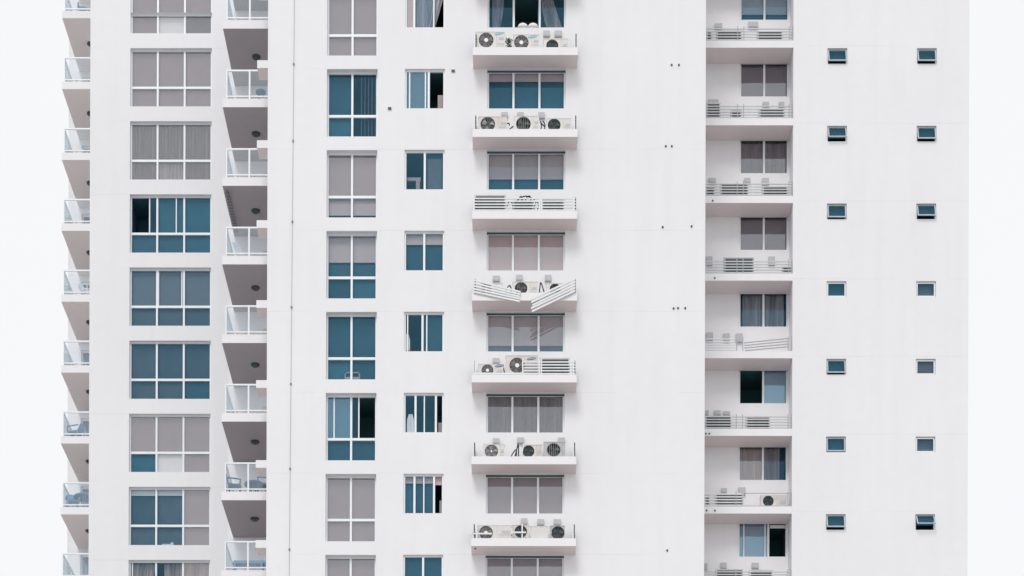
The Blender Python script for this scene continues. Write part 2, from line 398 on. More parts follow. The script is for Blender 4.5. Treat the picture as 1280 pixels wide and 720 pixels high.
def shirt(a, b, top, bot):
    def f(w, x0, x1, zb, zt, y):
        m = MB(); pleats(m, WX(a,DC), WX(b,DC), zb+bot, zb+top, y+.07, 3, .02, lambda t: (.25-.25*min(1, t*3), .75+.25*min(1, t*3))); ob('hanging_cloth', m, BL['w'], w)
    return f
Cc = {-1: dict(up=['p','l1d'], bars=(516.5, 541), openr=((541.5, 555),), mull=(516.5,)),
      0: dict(up=[NB,''], bars=(511, 530.8), openr=((535.5,555),), mull=(535,), extras=pinkbox(546, 553.5, .68), pale=(0,)),
      1: dict(up=['',NB], mull=(530.3,), extras=combo(lattice, shelf)),
      2: dict(up=['p24n','p24n'], mull=(530,), extras=pinkbox(507.6, 511.5, .6)),
      3: dict(up=['*','n'], bars=(509.5, 533.5), mull=(528.2,), openr=((505, 509),), extras=shirt(505.5, 512.5, .72, .12)),
      4: dict(up=['*','*','*'], mull=(519.8, 545.3), bars=(530.8,), openr=((546,555),), extras=combo(shirt(509, 518, .75, .05), pinkbox(548, 553, .5))),
      5: dict(up=['p14n','p14n','p18'], mull=(518.8, 543.3), bars=(530.5,), openr=((544,555),), extras=pinkbox(550, 553.5, .6)),
      6: dict(up=[NB,NB], mull=(530,)), 7: dict(up=['b','b'], mull=(530,))}
for k in range(-2, 8):
    zt, zb = floors(86.0, DC, k), floors(135.4, DC, k)
    opsC.append((WX(505.2, DC), WX(555.2, DC), zb, zt, 0.10))
    if k < -1: continue
    c = dict(Cc[k]); mu = c.pop('mull'); mu = (mu,) if not isinstance(mu, tuple) else mu
    window(505.2, 555.2, zt, zb, DC, 0.10, mu, None, rtype=ROOM if k in (1,2,4,5) else DARK, **c)
# --- column over the condenser ledges
E = {-1: dict(up=['l5d','','l4'], openr=((640.5,671),)),
     0: dict(up=['p17n','p17n','p17n'], ), 1: dict(up=['p63n','p63n','p63n']), 2: dict(up=['p','p','p']),
     3: dict(up=['p76n','p76n','p76n']), 4: dict(up=['c4','c4','c4']), 5: dict(up=['b','b','b']), 6: dict(up=['b','b','b']), 7: dict(up=['b','b','b'])}
for k in range(-2, 8):
    zt, zb = floors(85.9, DC, k), floors(135.6, DC, k)
    opsC.append((WX(608.2, DC), WX(706.2, DC), zb, zt, 0.16))
    if k < -1: continue
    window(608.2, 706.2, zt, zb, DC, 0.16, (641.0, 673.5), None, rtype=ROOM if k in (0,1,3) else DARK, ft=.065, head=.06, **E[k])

wa = MB(); wall_with_openings(wa, XA0, -8.7, 0, TOP, DA, opsA, .15)
wa.quad((XA0,DA,0),(XA0,DA,TOP),(XA0,95,TOP),(XA0,95,0)); wa.quad((XA0,DA,TOP),(-8.7,DA,TOP),(-8.7,95,TOP),(XA0,95,TOP))
ob('wall', wa, WALL, T)['label'] = 'recessed left wing wall with wide three-light windows'
wc = MB(); wall_with_openings(wc, XC0, XC1, 0, TOP, DC, opsC, .15)
wc.quad((XC0,DC,0),(XC0,DC,TOP),(XC0,95,TOP),(XC0,95,0)); wc.quad((XC1,DC,0),(XC1,95,0),(XC1,95,TOP),(XC1,DC,TOP))
wc.quad((XC0,DC,TOP),(XC1,DC,TOP),(XC1,95,TOP),(XC0,95,TOP)); wc.quad((XC0,95,0),(XC0,95,TOP),(XC1,95,TOP),(XC1,95,0))
ob('wall', wc, WALL, T)['label'] = 'broad central wall standing nearest'

# --- right wing: recess with ledges and windows, then the blank wall with awning windows
RE = {0: dict(up=['s76n','s76n']), 1: dict(up=['g','g']), 2: dict(up=['c4','c4']), 3: dict(up=['g','g93']), 4: dict(up=['l7','l8']),
      5: dict(up=['','s'], openr=((923,953.5),), pale=(1,)), 6: dict(up=['c2','l3b']), 7: dict(up=['s',''], bars=(931, 957.5), openr=((963.5,984),), pale=(0,)), 8: dict(up=['g','g'])}
opsR = []
for k in range(-1, 9):
    zt, zb = floors(75.8, DRB, k-1), floors(24.8, DRB, k)
    opsR.append((WX(923.8, DRB), WX(985.0, DRB), zb, zt, 0.10))
    if k < 0: continue
    mu = (954.5,) if k != 7 else (961.5,)
    def eave(w, x0, x1, zb, zt, y):
        m = MB(); m.box(WX(964,DRB), x1-.07, y+.06, y+.09, zt-.22, zt-.10); ob('blind_roll', m, BL['w'], w)
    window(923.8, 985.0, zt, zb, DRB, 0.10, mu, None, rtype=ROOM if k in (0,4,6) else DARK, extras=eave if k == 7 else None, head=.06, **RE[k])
wr = MB(); wall_with_openings(wr, XC1, XR0, 0, TOP, DRB, opsR, .1)
wr.quad((XR0,DR,0),(XR0,DR,TOP),(XR0,DRB,TOP),(XR0,DRB,0))
ob('wall', wr, LEDGE, T)['label'] = 'inner wall of the recess beside the central block'
opsS = []
def awning(px0, px1, k, ang, kind='g'):
    zt, zb = floors(60.2, DR, k), floors(79.9, DR, k); x0, x1 = WX(px0, DR), WX(px1, DR)
    y = DR+0.09; m = MB(); ft = .035
    m.box(x0, x1, y, y+.05, zb, zb+ft); m.box(x0, x1, y, y+.05, zt-ft, zt); m.box(x0, x0+ft, y-.002, y+.05, zb+ft, zt-ft); m.box(x1-ft, x1, y-.002, y+.05, zb+ft, zt-ft)
    w = ob('window', m, FRAME, T)
    q = MB(); e = .8; q.quad((x0+.01,y+.052+e,zb),(x1-.01,y+.052+e,zb),(x1-.01,y+.052+e,zt),(x0+.01,y+.052+e,zt))
    for aa, bb in (((x0+.01,zb+.01),(x1-.01,zb+.01)),((x1-.01,zb+.01),(x1-.01,zt-.01)),((x1-.01,zt-.01),(x0+.01,zt-.01)),((x0+.01,zt-.01),(x0+.01,zb+.01))):
        q.quad((aa[0],y+.052,aa[1]),(bb[0],y+.052,bb[1]),(bb[0],y+.052+e,bb[1]),(aa[0],y+.052+e,aa[1]))
    ob('room_interior', q, DARK, w)
    # sash hinged at its top edge
    sx0, sx1, h, t = x0+ft*.7, x1-ft*.7, zt-zb-ft*1.6, .042
    s = MB(); ca, sa = math.cos(ang), math.sin(ang); hz = zt-ft*.8; hy = y-.01
    def tr(mb):
        mb.v = [(v[0], hy + (v[1])*ca + (v[2])*sa, hz + v[2]*ca - v[1]*sa) for v in mb.v]; return mb
    s.box(sx0, sx1, -.03, 0, -t, 0); s.box(sx0, sx1, -.03, 0, -h, -h+t); s.box(sx0, sx0+t, -.031, 0, -h+t, -t); s.box(sx1-t, sx1, -.031, 0, -h+t, -t)
    ob('sash', tr(s), SASH_SHADED if ang else FRAME, w)
    gl = MB(); gl.box(sx0+t-.004, sx1-t+.004, -.018, -.012, -h+t-.004, -t+.004); ob('pane', tr(gl), GLASS, w)
    if kind == 'v':
        lv = MB()
        for i in range(7): lv.box(sx0+t, sx1-t, y+.06, y+.075, zb+.06+i*.07, zb+.115+i*.07)
        ob('vent_louvre', lv, BL['g'], w)
    else:
        bk = MB(); bk.box(sx0, sx1, y+.20, y+.21, zb+(.30 if ang > .15 else .02), zt-.02); ob('blind_or_backing', bk, BL['t'] if kind == 't' else BL['n'], w)  # added backing that gives the pane its blue tone
aw = {0: (.30,.30), 1: (.42,.30), 2: (.22,.36), 3: (0,0), 4: (.22,0), 5: (.12,0), 6: (.34,.62)}
for k in range(-2, 8):
    for c, (a, b) in enumerate(((1033.0, 1057.6), (1144.6, 1169.2))):
        zt, zb = floors(60.2, DR, k), floors(79.9, DR, k); opsS.append((WX(a, DR), WX(b, DR), zb, zt, .09))
        if -1 <= k: awning(a, b, k, aw.get(k, (0, .2))[c], 'v' if (k, c) == (4, 1) else ('t' if c and k in (3, 5) else 'g'))
ws = MB(); wall_with_openings(ws, XR0, XR1, 0, TOP, DR, opsS, .09)
ws.quad((XR1,DR,0),(XR1,95,0),(XR1,95,TOP),(XR1,DR,TOP)); ws.quad((XC1,DR+1.0,TOP),(XR1,DR+1.0,TOP),(XR1,95,TOP),(XC1,95,TOP)); ws.quad((XR0,DR,TOP),(XR1,DR,TOP),(XR1,DR+1,TOP),(XR0,DR+1,TOP))
ws.quad((XC1,95,0),(XC1,95,TOP),(XR1,95,TOP),(XR1,95,0))
ob('wall', ws, WALL, T)['label'] = 'plain right wing wall with two columns of small awning windows'
wd = MB(); wd.box(XC0-2.2, XC0-.02, DBB, DBB+.2, 0, TOP-.05); ob('wall', wd, WALL, T)['label'] = 'wall at the back of the right balcony stack'
we = MB(); xl = WX(84.5, 87.9); xd = WX(101.2, 87.9)
opsL = []
for k in range(-2, 9):
    zf = floors(102, DLB, k); opsL.append((xd, -16.4, zf+.02, zf+2.42, .1))
wall_with_openings(we, xl, -15.5, 0, TOP, 87.9, opsL, .1); we.quad((xl,87.9,0),(xl,87.9,TOP),(xl,95,TOP),(xl,95,0)); we.quad((xl,87.9,TOP),(-15.5,87.9,TOP),(-15.5,95,TOP),(xl,95,TOP)); we.quad((xl,95,0),(xl,95,TOP),(-8,95,TOP),(-8,95,0))
ob('wall', we, WALL, T)['label'] = 'rear wall behind the far left balconies'

# ------------------------------------------------------------------ balconies
def balcony(k, px0, x1, D, depth, ybot, ytop, yrail, mids, light, inset=4.2):
    zb, zt, zr = floors(ybot, D, k), floors(ytop, D, k), floors(yrail, D, k); x0 = WX(px0, D)
    s = MB(); s.box(x0, x1, D, D+depth, zb, zt, 0, 1)
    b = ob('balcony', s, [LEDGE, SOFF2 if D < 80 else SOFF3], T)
    gx0 = x0+inset*D/F; r = MB(); t = .045
    fy = D+.05
    r.box(gx0, x1-.01, fy, fy+t, zr-t*1.3, zr); r.box(gx0, x1-.01, fy, fy+t, zt+.10, zt+.10+t)
    xs = [gx0] + [WX(p, D) for p in mids]
    for x in xs: r.box(x, x+t*(1.0 if x == gx0 else 1.4), fy-.003, fy+t, zt, zr-t*1.3-.001)
    r.box(gx0, gx0+t, fy+t, D+depth-.01, zr-t*1.3, zr); r.box(gx0, gx0+t, fy+t, D+depth-.01, zt+.10, zt+.10+t)
    r.box(gx0+.002, gx0+t-.002, D+depth/2, D+depth/2+t, zt, zr-.03)
    ob('railing_frame', r, FRAME, b)
    ends = xs + [x1]
    for i in range(len(xs)):
        p = MB(); p.box(ends[i]+t, ends[i+1]-.01, fy+.018, fy+.028, zt+.15, zr-.05); ob('glass_panel', p, RAILGLASS, b)
    p = MB(); p.box(gx0+.018, gx0+.028, fy+t, D+depth-.02, zt+.15, zr-.05); ob('glass_panel', p, RAILGLASS, b)
    # base channel clamps
    for i in range(6): xx = gx0+.12+i*(x1-gx0-.24)/5; c = MB(); c.box(xx-.03, xx+.03, fy-.002, fy+t+.01, zt, zt+.07); ob('clamp', c, STEEL, b)
    if light:
        lx, ly = WX(light, D+1.6), D+1.62; L = MB(); n = 16; i0 = 0
        for (rr, zz) in ((.165, 0), (.165, -.04), (.12, -.08), (.05, -.10)):
            for a in range(n): L.v.append((lx+rr*math.cos(2*math.pi*a/n), ly+rr*math.sin(2*math.pi*a/n), zb-FH*0+zz))
        for j in range(3):
            for a in range(n): L.f.append((j*n+a, j*n+(a+1) % n, (j+1)*n+(a+1) % n, (j+1)*n+a)); L.m.append(0)
        L.f.append(tuple(3*n+a for a in range(n))); L.m.append(0)
        ob('ceiling_light', L, CHAR, b, smooth=True)
    return b
for k in range(-2, 8):
    bb = balcony(k, 277.3, XC0-.003, DB, DBB-DB-.004, 133.9, 123.2, 85.8, (309.6,), 319)
    # short beam end on the corner of the central block
    zt = floors(75.2, 74.9, k); m = MB(); m.box(WX(320.3, 74.9), XC0-.003, 74.9, 75.6, zt-.29, zt, 0, 1); ob('concrete_corbel', m, [LEDGE, SOFF], T)
for k in range(-2, 9):
    balcony(k, 75.9, -16.3, DLB, 87.9-DLB-.004, 111.2, 102.0, 70.2, (), 112, 2.0)
    zf = floors(102, DLB, k); m = MB(); xx0, xx1 = xd, -16.4; y = 88.0
    for a in (xx0, (xx0+xx1)/2): m.box(a, a+.06, y, y+.05, zf+.02, zf+2.42)
    m.box(xx0+.06, xx1, y+.002, y+.05, zf+2.34, zf+2.42)
    d = ob('balcony_door', m, FRAME, T); p = MB(); p.box(xx0+.05, xx1, y+.02, y+.03, zf+.03, zf+2.36); ob('pane', p, PALEGLASS, d)
    p = MB(); pleats(p, xx0, xx1, zf+.02, zf+2.4, y+.15, 10, .03); ob('curtain', p, CURTL, d)

# ------------------------------------------------------------------ condenser ledges
XL0, XL1, DL = WX(590.0, 73.25), WX(721.3, 73.25), 73.25
LEDGES = {}
STEELD = mat('grille_wire_dark', (0.12, 0.14, 0.15), 0.4)
def slat_obj(mb, par, m=METAL): return ob('slat', mb, m, par)
NS, SP = 5, 0.107
for k in range(-2, 8):
    zb, zt = floors(68.8, DL, k), floors(59.0, DL, k)
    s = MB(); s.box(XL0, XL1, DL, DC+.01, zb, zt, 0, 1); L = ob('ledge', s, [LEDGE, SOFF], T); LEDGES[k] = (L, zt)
    for sx in (XL0+.05, XL1-.13):                    # side screens, their slats run back to the wall
        p = MB(); p.box(sx, sx+.04, DL+.06, DL+.10, zt, zt+NS*SP+.03); ob('post', p, METAL, L)
        for i in range(NS):
            q = MB(); z = zt+.045+i*SP; q.box(sx+.042, sx+.085, DL+.07, DC-.01, z, z+.07); slat_obj(q, L, STEELD)
def front_slats(L, xa, xb, zt, y, n=NS, m=METAL, tilt=None, h=.043, sp=SP, flip=1):
    for i in range(n):
        q = MB(); z = zt+.045+i*sp
        if tilt is None: q.box(xa, xb, y, y+.03, z, z+h)
        else:
            (ax_, az_), (bx_, bz_), s2 = tilt          # start, end, spacing at the far end
            z0, z1 = az_+i*sp, bz_+i*s2; j = random.uniform(-.03, .03)
            q.v = [(ax_,y,z0),(bx_+j,y-.03,z1),(bx_+j,y,z1),(ax_,y+.03,z0),(ax_,y,z0+h),(bx_+j,y-.03,z1+h),(bx_+j,y,z1+h),(ax_,y+.03,z0+h)]
            for f in ((0,3,2,1),(4,5,6,7),(0,1,5,4),(1,2,6,5),(2,3,7,6),(3,0,4,7)): q.f.append(f); q.m.append(0)
        slat_obj(q, L, m)
def post(L, px, D, zt, h=.56, w=.05, m=METAL):
    x = WX(px, D); q = MB(); q.box(x-w/2, x+w/2, D-.004, D+.035, zt, zt+h); ob('post', q, m, L)
yS = DL+.06
L, zt = LEDGES[2]; front_slats(L, XL0+.02, XL1-.06, zt, yS)
for p in (592, 674, 676.8, 716.5): post(L, p, yS-.01, zt)
L, zt = LEDGES[3]
P = lambda px, py: (WX(px, yS), WZ(py, yS))
yB = DL-.05
front_slats(L, 0, 0, 0, yB, tilt=(P(592, 367.5), P(650, 380), .085), h=.06)
front_slats(L, 0, 0, 0, yB-.02, tilt=(P(719, 366.5), P(664.5, 393.2), .112), h=.07)
for p in (592, 718): post(L, p, yS+.02, zt)
L, zt = LEDGES[4]; front_slats(L, WX(655, yS), XL1-.05, zt, yS); q = MB(); q.box(XL0+.05, WX(655, yS), yS, yS+.03, zt+.045, zt+.10); slat_obj(q, L)
for p in (594.5, 653.8, 674.5, 677, 714): post(L, p, yS-.01, zt, .6)
L, zt = LEDGES[5]; q = MB(); q.tube([(WX(652.5,yS),yS,zt+.01),(WX(655.5,yS),yS,zt+.5)], .022, 5); ob('post', q, METAL, L)
L, zt = LEDGES[6]; q = MB(); q.box(XL0-.03, WX(616, yS), yS, yS+.03, zt+.17, zt+.22); slat_obj(q, L); q = MB(); q.box(WX(640, yS), WX(658.5, yS), yS-.04, yS-.01, zt+.20, zt+.255); slat_obj(q, L)
for p in (597, 653.8): post(L, p, yS-.006, zt)
q = MB(); q.disc_y(0, 0, 0, .001)
# plugged drain hole under the lowest ledge
hm = MB(); hm.tube([(WX(595.3, 73.4), 73.45, floors(68.8, DL, 6)-.03), (WX(595.3, 73.4), 73.45, floors(68.8, DL, 6)+.01)], .035, 8); ob('drain_spout', hm, CHAR, LEDGES[6][0])

# recess ledges
RL = {}
yR = DR+.05
METAL2 = mat('painted_steel_dull', (0.58, 0.60, 0.61), 0.45, 0.1, 5)
for k in range(-1, 9):
    zb, zt = floors(59.6, DR, k), floors(50.6, DR, k)
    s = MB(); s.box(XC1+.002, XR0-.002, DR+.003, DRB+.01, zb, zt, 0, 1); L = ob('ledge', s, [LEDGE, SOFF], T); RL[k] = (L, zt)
    if k in (4,):
        front_slats(L, XC1+.01, WX(919, yR), zt, yR, m=METAL, h=.035)
        front_slats(L, 0, 0, 0, yR-.03, n=4, tilt=(P2 := (WX(985.5, yR), floors(50.6-13+0.0, yR, k)), (WX(930.5, yR), floors(49.5, yR, k)), .085) if False else ((WX(985.5, yR), zt+.17), (WX(930.5, yR), zt-.0), .10), h=.03, m=STEEL)
    elif k == 6:
        front_slats(L, XC1+.01, WX(930, yR), zt, yR); q = MB(); q.box(WX(930,yR), XR0-.01, yR, yR+.025, zt+.52, zt+.54); slat_obj(q, L, STEEL); q = MB(); q.box(WX(930,yR), XR0-.01, yR, yR+.025, zt+.03, zt+.05); slat_obj(q, L, STEEL)
    else:
        front_slats(L, XC1+.01, XR0-.01, zt, yR, h=.036, m=METAL2)
    for p in (920.8, 928.6, 985.3, 989.2): post(L, p, yR-.008, zt, .58, .03, STEEL)

# ------------------------------------------------------------------ air conditioner condensers
def face_with_hole(mb, x0, x1, z0, z1, y, cx, cz, r, dep):
    angs = sorted([2*math.pi*i/28 for i in range(28)] + [math.atan2(zz-cz, xx-cx) % (2*math.pi) for xx in (x0, x1) for zz in (z0, z1)])
    def rim(a):
        c, s = math.cos(a), math.sin(a); t = 1e9
        if c > 1e-6: t = min(t, (x1-cx)/c)
        if c < -1e-6: t = min(t, (x0-cx)/c)
        if s > 1e-6: t = min(t, (z1-cz)/s)
        if s < -1e-6: t = min(t, (z0-cz)/s)
        return (cx+t*c, y, cz+t*s)
    n = len(angs)
    for i in range(n):
        a, b = angs[i], angs[(i+1) % n]
        pa, pb = (cx+r*math.cos(a), y, cz+r*math.sin(a)), (cx+r*math.cos(b), y, cz+r*math.sin(b))
        mb.quad(pa, rim(a), rim(b), pb)
        mb.quad(pa, pb, (pb[0], y+dep, pb[2]), (pa[0], y+dep, pa[2]))
def condenser(label, px0, px1, pyt, zb, yf, fan=None, style='dark', case=None, logo=None, hoses=(), shaded_face=False, group='air conditioner condensers on the concrete ledges', hide=False):
    """fan = (px, py, radius in px) measured on its own front plane"""
    x0, x1, zt = WX(px0, yf), WX(px1, yf), WZ(pyt, yf); d = .30; z0 = zb+.05
    u = thing('air_conditioner', label, 'air conditioner', ((x0+x1)/2, yf+d/2, zb), group)
    m = MB(); i = len(m.v)
    if fan: cx, cz, r = WX(fan[0], yf), WZ(fan[1], yf), fan[2]*yf/F
    if fan:
        cz = max(cz, z0+.03+r*1.0) if False else cz
        r = min(r, zt-cz-.015, cx-x0-.012, x1-cx-.012)
        z0f = min(z0, cz-r-.012)
        zb_face = max(z0f, zb+.005)
        cz = max(cz, zb_face+r+.012)
        if cz+r > zt-.012: r = (zt-zb_face-.024)/2; cz = (zt+zb_face)/2
        z0 = zb_face
        face_with_hole(m, x0, x1, z0, zt, yf, cx, cz, r, .05)
    else: m.quad((x0,yf,z0),(x1,yf,z0),(x1,yf,zt),(x0,yf,zt))
    m.quad((x0,yf,z0),(x0,yf,zt),(x0,yf+d,zt),(x0,yf+d,z0)); m.quad((x1,yf,z0),(x1,yf+d,z0),(x1,yf+d,zt),(x1,yf,zt))
    m.quad((x0-.008,yf-.008,zt),(x1+.008,yf-.008,zt),(x1+.008,yf+d,zt+.004),(x0-.008,yf+d,zt+.004)); m.quad((x0-.008,yf-.008,zt-.02),(x1+.008,yf-.008,zt-.02),(x1+.008,yf-.008,zt),(x0-.008,yf-.008,zt))
    m.quad((x0,yf+d,z0),(x0,yf+d,zt),(x1,yf+d,zt),(x1,yf+d,z0)); m.quad((x0,yf,z0),(x0,yf+d,z0),(x1,yf+d,z0),(x1,yf,z0))
    ob('casing', m, case or CASE, u)
    for fx in (x0+.08, x1-.14):
        q = MB(); q.box(fx, fx+.06, yf+.02, yf+d-.02, zb, z0+.002 if z0 > zb+.01 else zb+.004); ob('foot', q, STEEL, u)
    if fan:
        q = MB(); q.disc_y(cx, yf+.11, cz, r*1.0+.01); ob('fan_recess', q, CHAR if style != 'silver' else BLACK, u)
        q = MB(); nb = 5 if style == 'rays' else 3
        for bI in range(nb):
            a = 2*math.pi*bI/nb+.4; da = .42 if nb == 3 else .3
            pts = [(cx+rr*math.cos(a+s_*da*(.6+.5*rr/r)), yf+.06+.03*s_, cz+rr*math.sin(a+s_*da*(.6+.5*rr/r))) for rr, s_ in ((r*.2,-1),(r*.93,-1),(r*.93,1),(r*.2,1))]
            q.quad(*pts)
        ob('fan_blades', q, {'rays': HUBW, 'silver': GRILLE, 'pale': BL['s']}.get(style, DARKB), u)
        q = MB(); wr_ = .0045 if style in ('dark', 'pale') else .009
        for rr in ([.28,.46,.64,.82,.98] if style != 'stripes' else [.98]):
            q.tube([(cx+r*rr*math.cos(2*math.pi*t/20), yf+.012, cz+r*rr*math.sin(2*math.pi*t/20)) for t in range(21)], wr_, 4)
        if style == 'stripes':
            for t in (-.6,-.3,0,.3,.6): q.tube([(cx+r*t, yf+.006, cz-r*math.sqrt(1-t*t)), (cx+r*t, yf+.006, cz+r*math.sqrt(1-t*t))], .008, 4)
        else:
            for t in range(8 if style == 'dark' else 12):
                a = math.pi*2*t/(8 if style == 'dark' else 12); q.tube([(cx+r*.2*math.cos(a), yf+.01, cz+r*.2*math.sin(a)), (cx+r*math.cos(a), yf+.01, cz+r*math.sin(a))], wr_, 4)
        ob('fan_grille', q, GRILLE if style != 'dark' else STEELD, u)
        if style in ('silver', 'hub', 'rays'):
            q = MB(); q.disc_y(cx, yf-.006, cz, r*(.26 if style != 'rays' else .14), depth=.03, n=14); ob('hub', q, HUBW, u)
        # service cover: seams, handle, rating plate on the side without the fan
        px_ = x1 if cx < (x0+x1)/2 else x0; sg = -1 if px_ == x1 else 1
        w_ = max(.06, abs(px_-cx)-r-.04)
        q = MB(); q.box(*sorted((px_+sg*.03, px_+sg*(.03+w_*.5))), yf-.006, yf+.001, zt-.30, zt-.20); ob('rating_plate', q, BOX, u)
        q = MB()
        for j in range(3): q.box(*sorted((px_+sg*.03, px_+sg*(.02+w_*.7))), yf-.004, yf+.001, z0+.10+j*.05, z0+.108+j*.05)
        ob('seam', q, GRILLE, u)
        q = MB(); sx_ = px_+sg*(w_*.82); q.box(sx_-.003, sx_+.003, yf-.003, yf+.001, z0+.01, zt-.025); ob('panel_joint', q, GRILLE, u)
    if shaded_face:
        # fine wires over a dark face that paints in the slats' shade
        q = MB(); q.box(x0+.05, x1-.05, yf-.004, yf+.002, z0+.02, zt-.05); ob('shaded_grille', q, CHAR, u)
        q = MB()
        for j in range(12): xx = x0+.07+j*(x1-x0-.14)/11; q.box(xx-.004, xx+.004, yf-.008, yf-.004, z0+.02, zt-.05)
        ob('grille_wires', q, STEELD, u)
    if logo:
        lx, lz, col = WX(logo[0], yf), WZ(logo[1], yf), logo[2]
        q = MB(); n = 20; tl = .14
        q.v = [(lx+.17*math.cos(2*math.pi*t/n), yf-.008, lz+.045*math.sin(2*math.pi*t/n)+tl*.17*math.cos(2*math.pi*t/n)*1.0) for t in range(n)]; q.f = [tuple(range(n))]; q.m = [0]
        ob('brand_badge', q, col, u)
        c = bpy.data.curves.new('lettering', 'FONT'); c.body = 'SAMSUNG'; c.size = .062; c.align_x = 'CENTER'; c.align_y = 'CENTER'
        tmp = bpy.data.objects.new('tmp', c); me_ = bpy.data.meshes.new_from_object(tmp); bpy.data.objects.remove(tmp)
        t_ = bpy.data.objects.new('lettering', me_); t_.data.materials.clear(); t_.rotation_euler = (math.pi/2, -.14, 0); t_.data.materials.append(HUBW)
        link(t_, u, (lx, yf-.011, lz))
    for pts in hoses:
        q = MB(); P_ = [Vector((WX(a, yf+.05+.03*j % .1), yf+.02+.04*(j % 2), WZ(b, yf+.05))) for j, (a, b) in enumerate(pts)]
        # smooth path
        sm = []
        for j in range(len(P_)-1):
            p0, p1, p2, p3 = P_[max(j-1,0)], P_[j], P_[j+1], P_[min(j+2,len(P_)-1)]
            for t in (0, .25, .5, .75): sm.append(.5*((2*p1)+(p2-p0)*t+(2*p0-5*p1+4*p2-p3)*t*t+(3*p1-p0-3*p2+p3)*t**3))
        sm.append(P_[-1]); q.tube(sm, .022, 6); ob('pipe', q, BLACK, u, smooth=True)
    return u
DARKB = mat('fan_blade_dark', (0.06, 0.09, 0.10), 0.4); STEELD = mat('grille_wire_dark', (0.16, 0.18, 0.19), 0.4)
YF = 73.42
def zl(k): return LEDGES[k][1]
condenser('white silver-fanned air conditioner left of the plant on the top ledge', 593.6, 630, 39.6, zl(0), YF, (606.6, 50, 9.3), 'silver', logo=(622.5, 42, LOGOC))
condenser('white silver-fanned air conditioner right of the plant on the top ledge', 641, 673, 43, zl(0), YF, (650.6, 53, 9.3), 'silver', logo=(664.5, 46, LOGOC))
condenser('low white air conditioner with small dark fan at the right end of the top ledge', 678.5, 709, 48.2, zl(0), YF+.1, (689.3, 57, 7.6), 'dark')
condenser('cream pale-fanned air conditioner left on the second ledge from the top', 597.4, 633, 145.6, zl(1), YF, (609, 156, 9.2), 'pale', CASEB, hoses=[[(633,155),(635.5,154),(636,157)],[(635,163),(638,160),(641,158.5)]])
condenser('white barred-fan air conditioner in the middle of the second ledge from the top', 642, 673, 144.8, zl(1), YF, (653.5, 155, 9.3), 'stripes', hoses=[[(675,152),(676,157),(675.5,163)],[(678,152),(680.5,156),(679.5,163)],[(675,154),(680,158)]])
condenser('white dark-fanned air conditioner right on the second ledge from the top', 683, 713, 147.8, zl(1), YF, (692, 156.4, 8.5), 'dark')
condenser('large shade-darkened condenser behind the left half of the intact white slats', 592.8, 632, 243.6, zl(2), YF, None, shaded_face=True, hoses=[[(646,263),(648,249),(652,247),(654,262)]])
condenser('condenser with tangled pipes above it, behind the intact slats', 641, 667, 250.5, zl(2), YF, None, shaded_face=True, case=CASEB, hoses=[[(655,262),(657,248),(662,246),(663,251)],[(645,252),(650,248),(653,252)],[(667,262),(670,252),(673,257),(671,263)],[(648,249),(657,245),(668,250)],[(633,260),(636,252),(640,255),(641,262)]])
condenser('condenser behind the right end of the intact white slats', 677, 705, 249.5, zl(2), YF, None, shaded_face=True)
condenser('white condenser behind the broken slats sagging on the left', 594.5, 628, 354, zl(3), YF, (608, 363, 8), 'hub', hoses=[[(632,368),(634,360),(637,357.5),(639,361),(639,368)]])
condenser('white condenser with round dark fan between the two broken slat bundles', 641, 672, 352, zl(3), YF, (651.3, 361.8, 8.8), 'stripes', hoses=[[(674,368),(675.5,354),(677,356),(681,368)]])
condenser('white condenser behind the broken slats sagging on the right', 683, 713, 354, zl(3), YF, (694, 362.5, 8.3), 'dark')
condenser('low white air conditioner with black fan at the left of the half slatted ledge', 598.5, 629.5, 455, zl(4), YF, (609.7, 463.5, 9.4), 'hub', logo=(624.5, 457.5, LOGO), hoses=[[(629.5,460),(631,466),(632,472)]])
condenser('tall air conditioner with big fan and dark oval badge on the half slatted ledge', 632.5, 672.5, 444.2, zl(4), YF, (646.8, 456.7, 9.8), 'silver', logo=(664.5, 448.5, LOGO), case=CASEB)
condenser('white air conditioner mostly hidden by slats at the right end of the half slatted ledge', 674, 712.5, 447.5, zl(4), YF, None, shaded_face=True)
condenser('white air conditioner with bright fan blades, left of the arching black pipes', 604.5, 631.5, 555.3, zl(5), YF, (615, 565.3, 8.6), 'rays')
condenser('air conditioner with arching black pipes and a leaning white post at its left', 653.5, 678, 555.8, zl(5), YF+.06, (661.3, 564, 7.6), 'dark', CASEB, hoses=[[(639,573),(642,566),(646,563),(646,573)],[(644,573),(647,560),(648.5,556),(649,573)]])
condenser('grey air conditioner with large dark fan, tallest of its ledge, at the right', 680.5, 707, 552.2, zl(5), YF, (692.8, 562.3, 8.6), 'stripes', CASED)
condenser('wide white air conditioner with a loose slat across its fan, lowest ledge', 597.8, 640, 656.5, zl(6), YF, (608.5, 667, 8.7), 'silver', hoses=[[(631,674),(636,670.5),(644,669),(650,668.5)]])
condenser('square air conditioner with dark fan behind a white post, middle of the lowest ledge', 641.3, 662, 656, zl(6), YF, (652, 664.3, 9.2), 'dark', CASEB)
condenser('plain white air conditioner showing no fan, on the lowest ledge', 664, 686, 657.5, zl(6), YF+.05, None)
condenser('air conditioner with dark fan in a grey square, right on the lowest ledge', 688.6, 707, 657, zl(6), YF, (698.3, 666, 8.9), 'dark', CASED)
q = MB(); q.box(WX(674.5, YF), WX(680, YF), YF+.035, YF+.055, WZ(661, YF), WZ(659, YF)); 
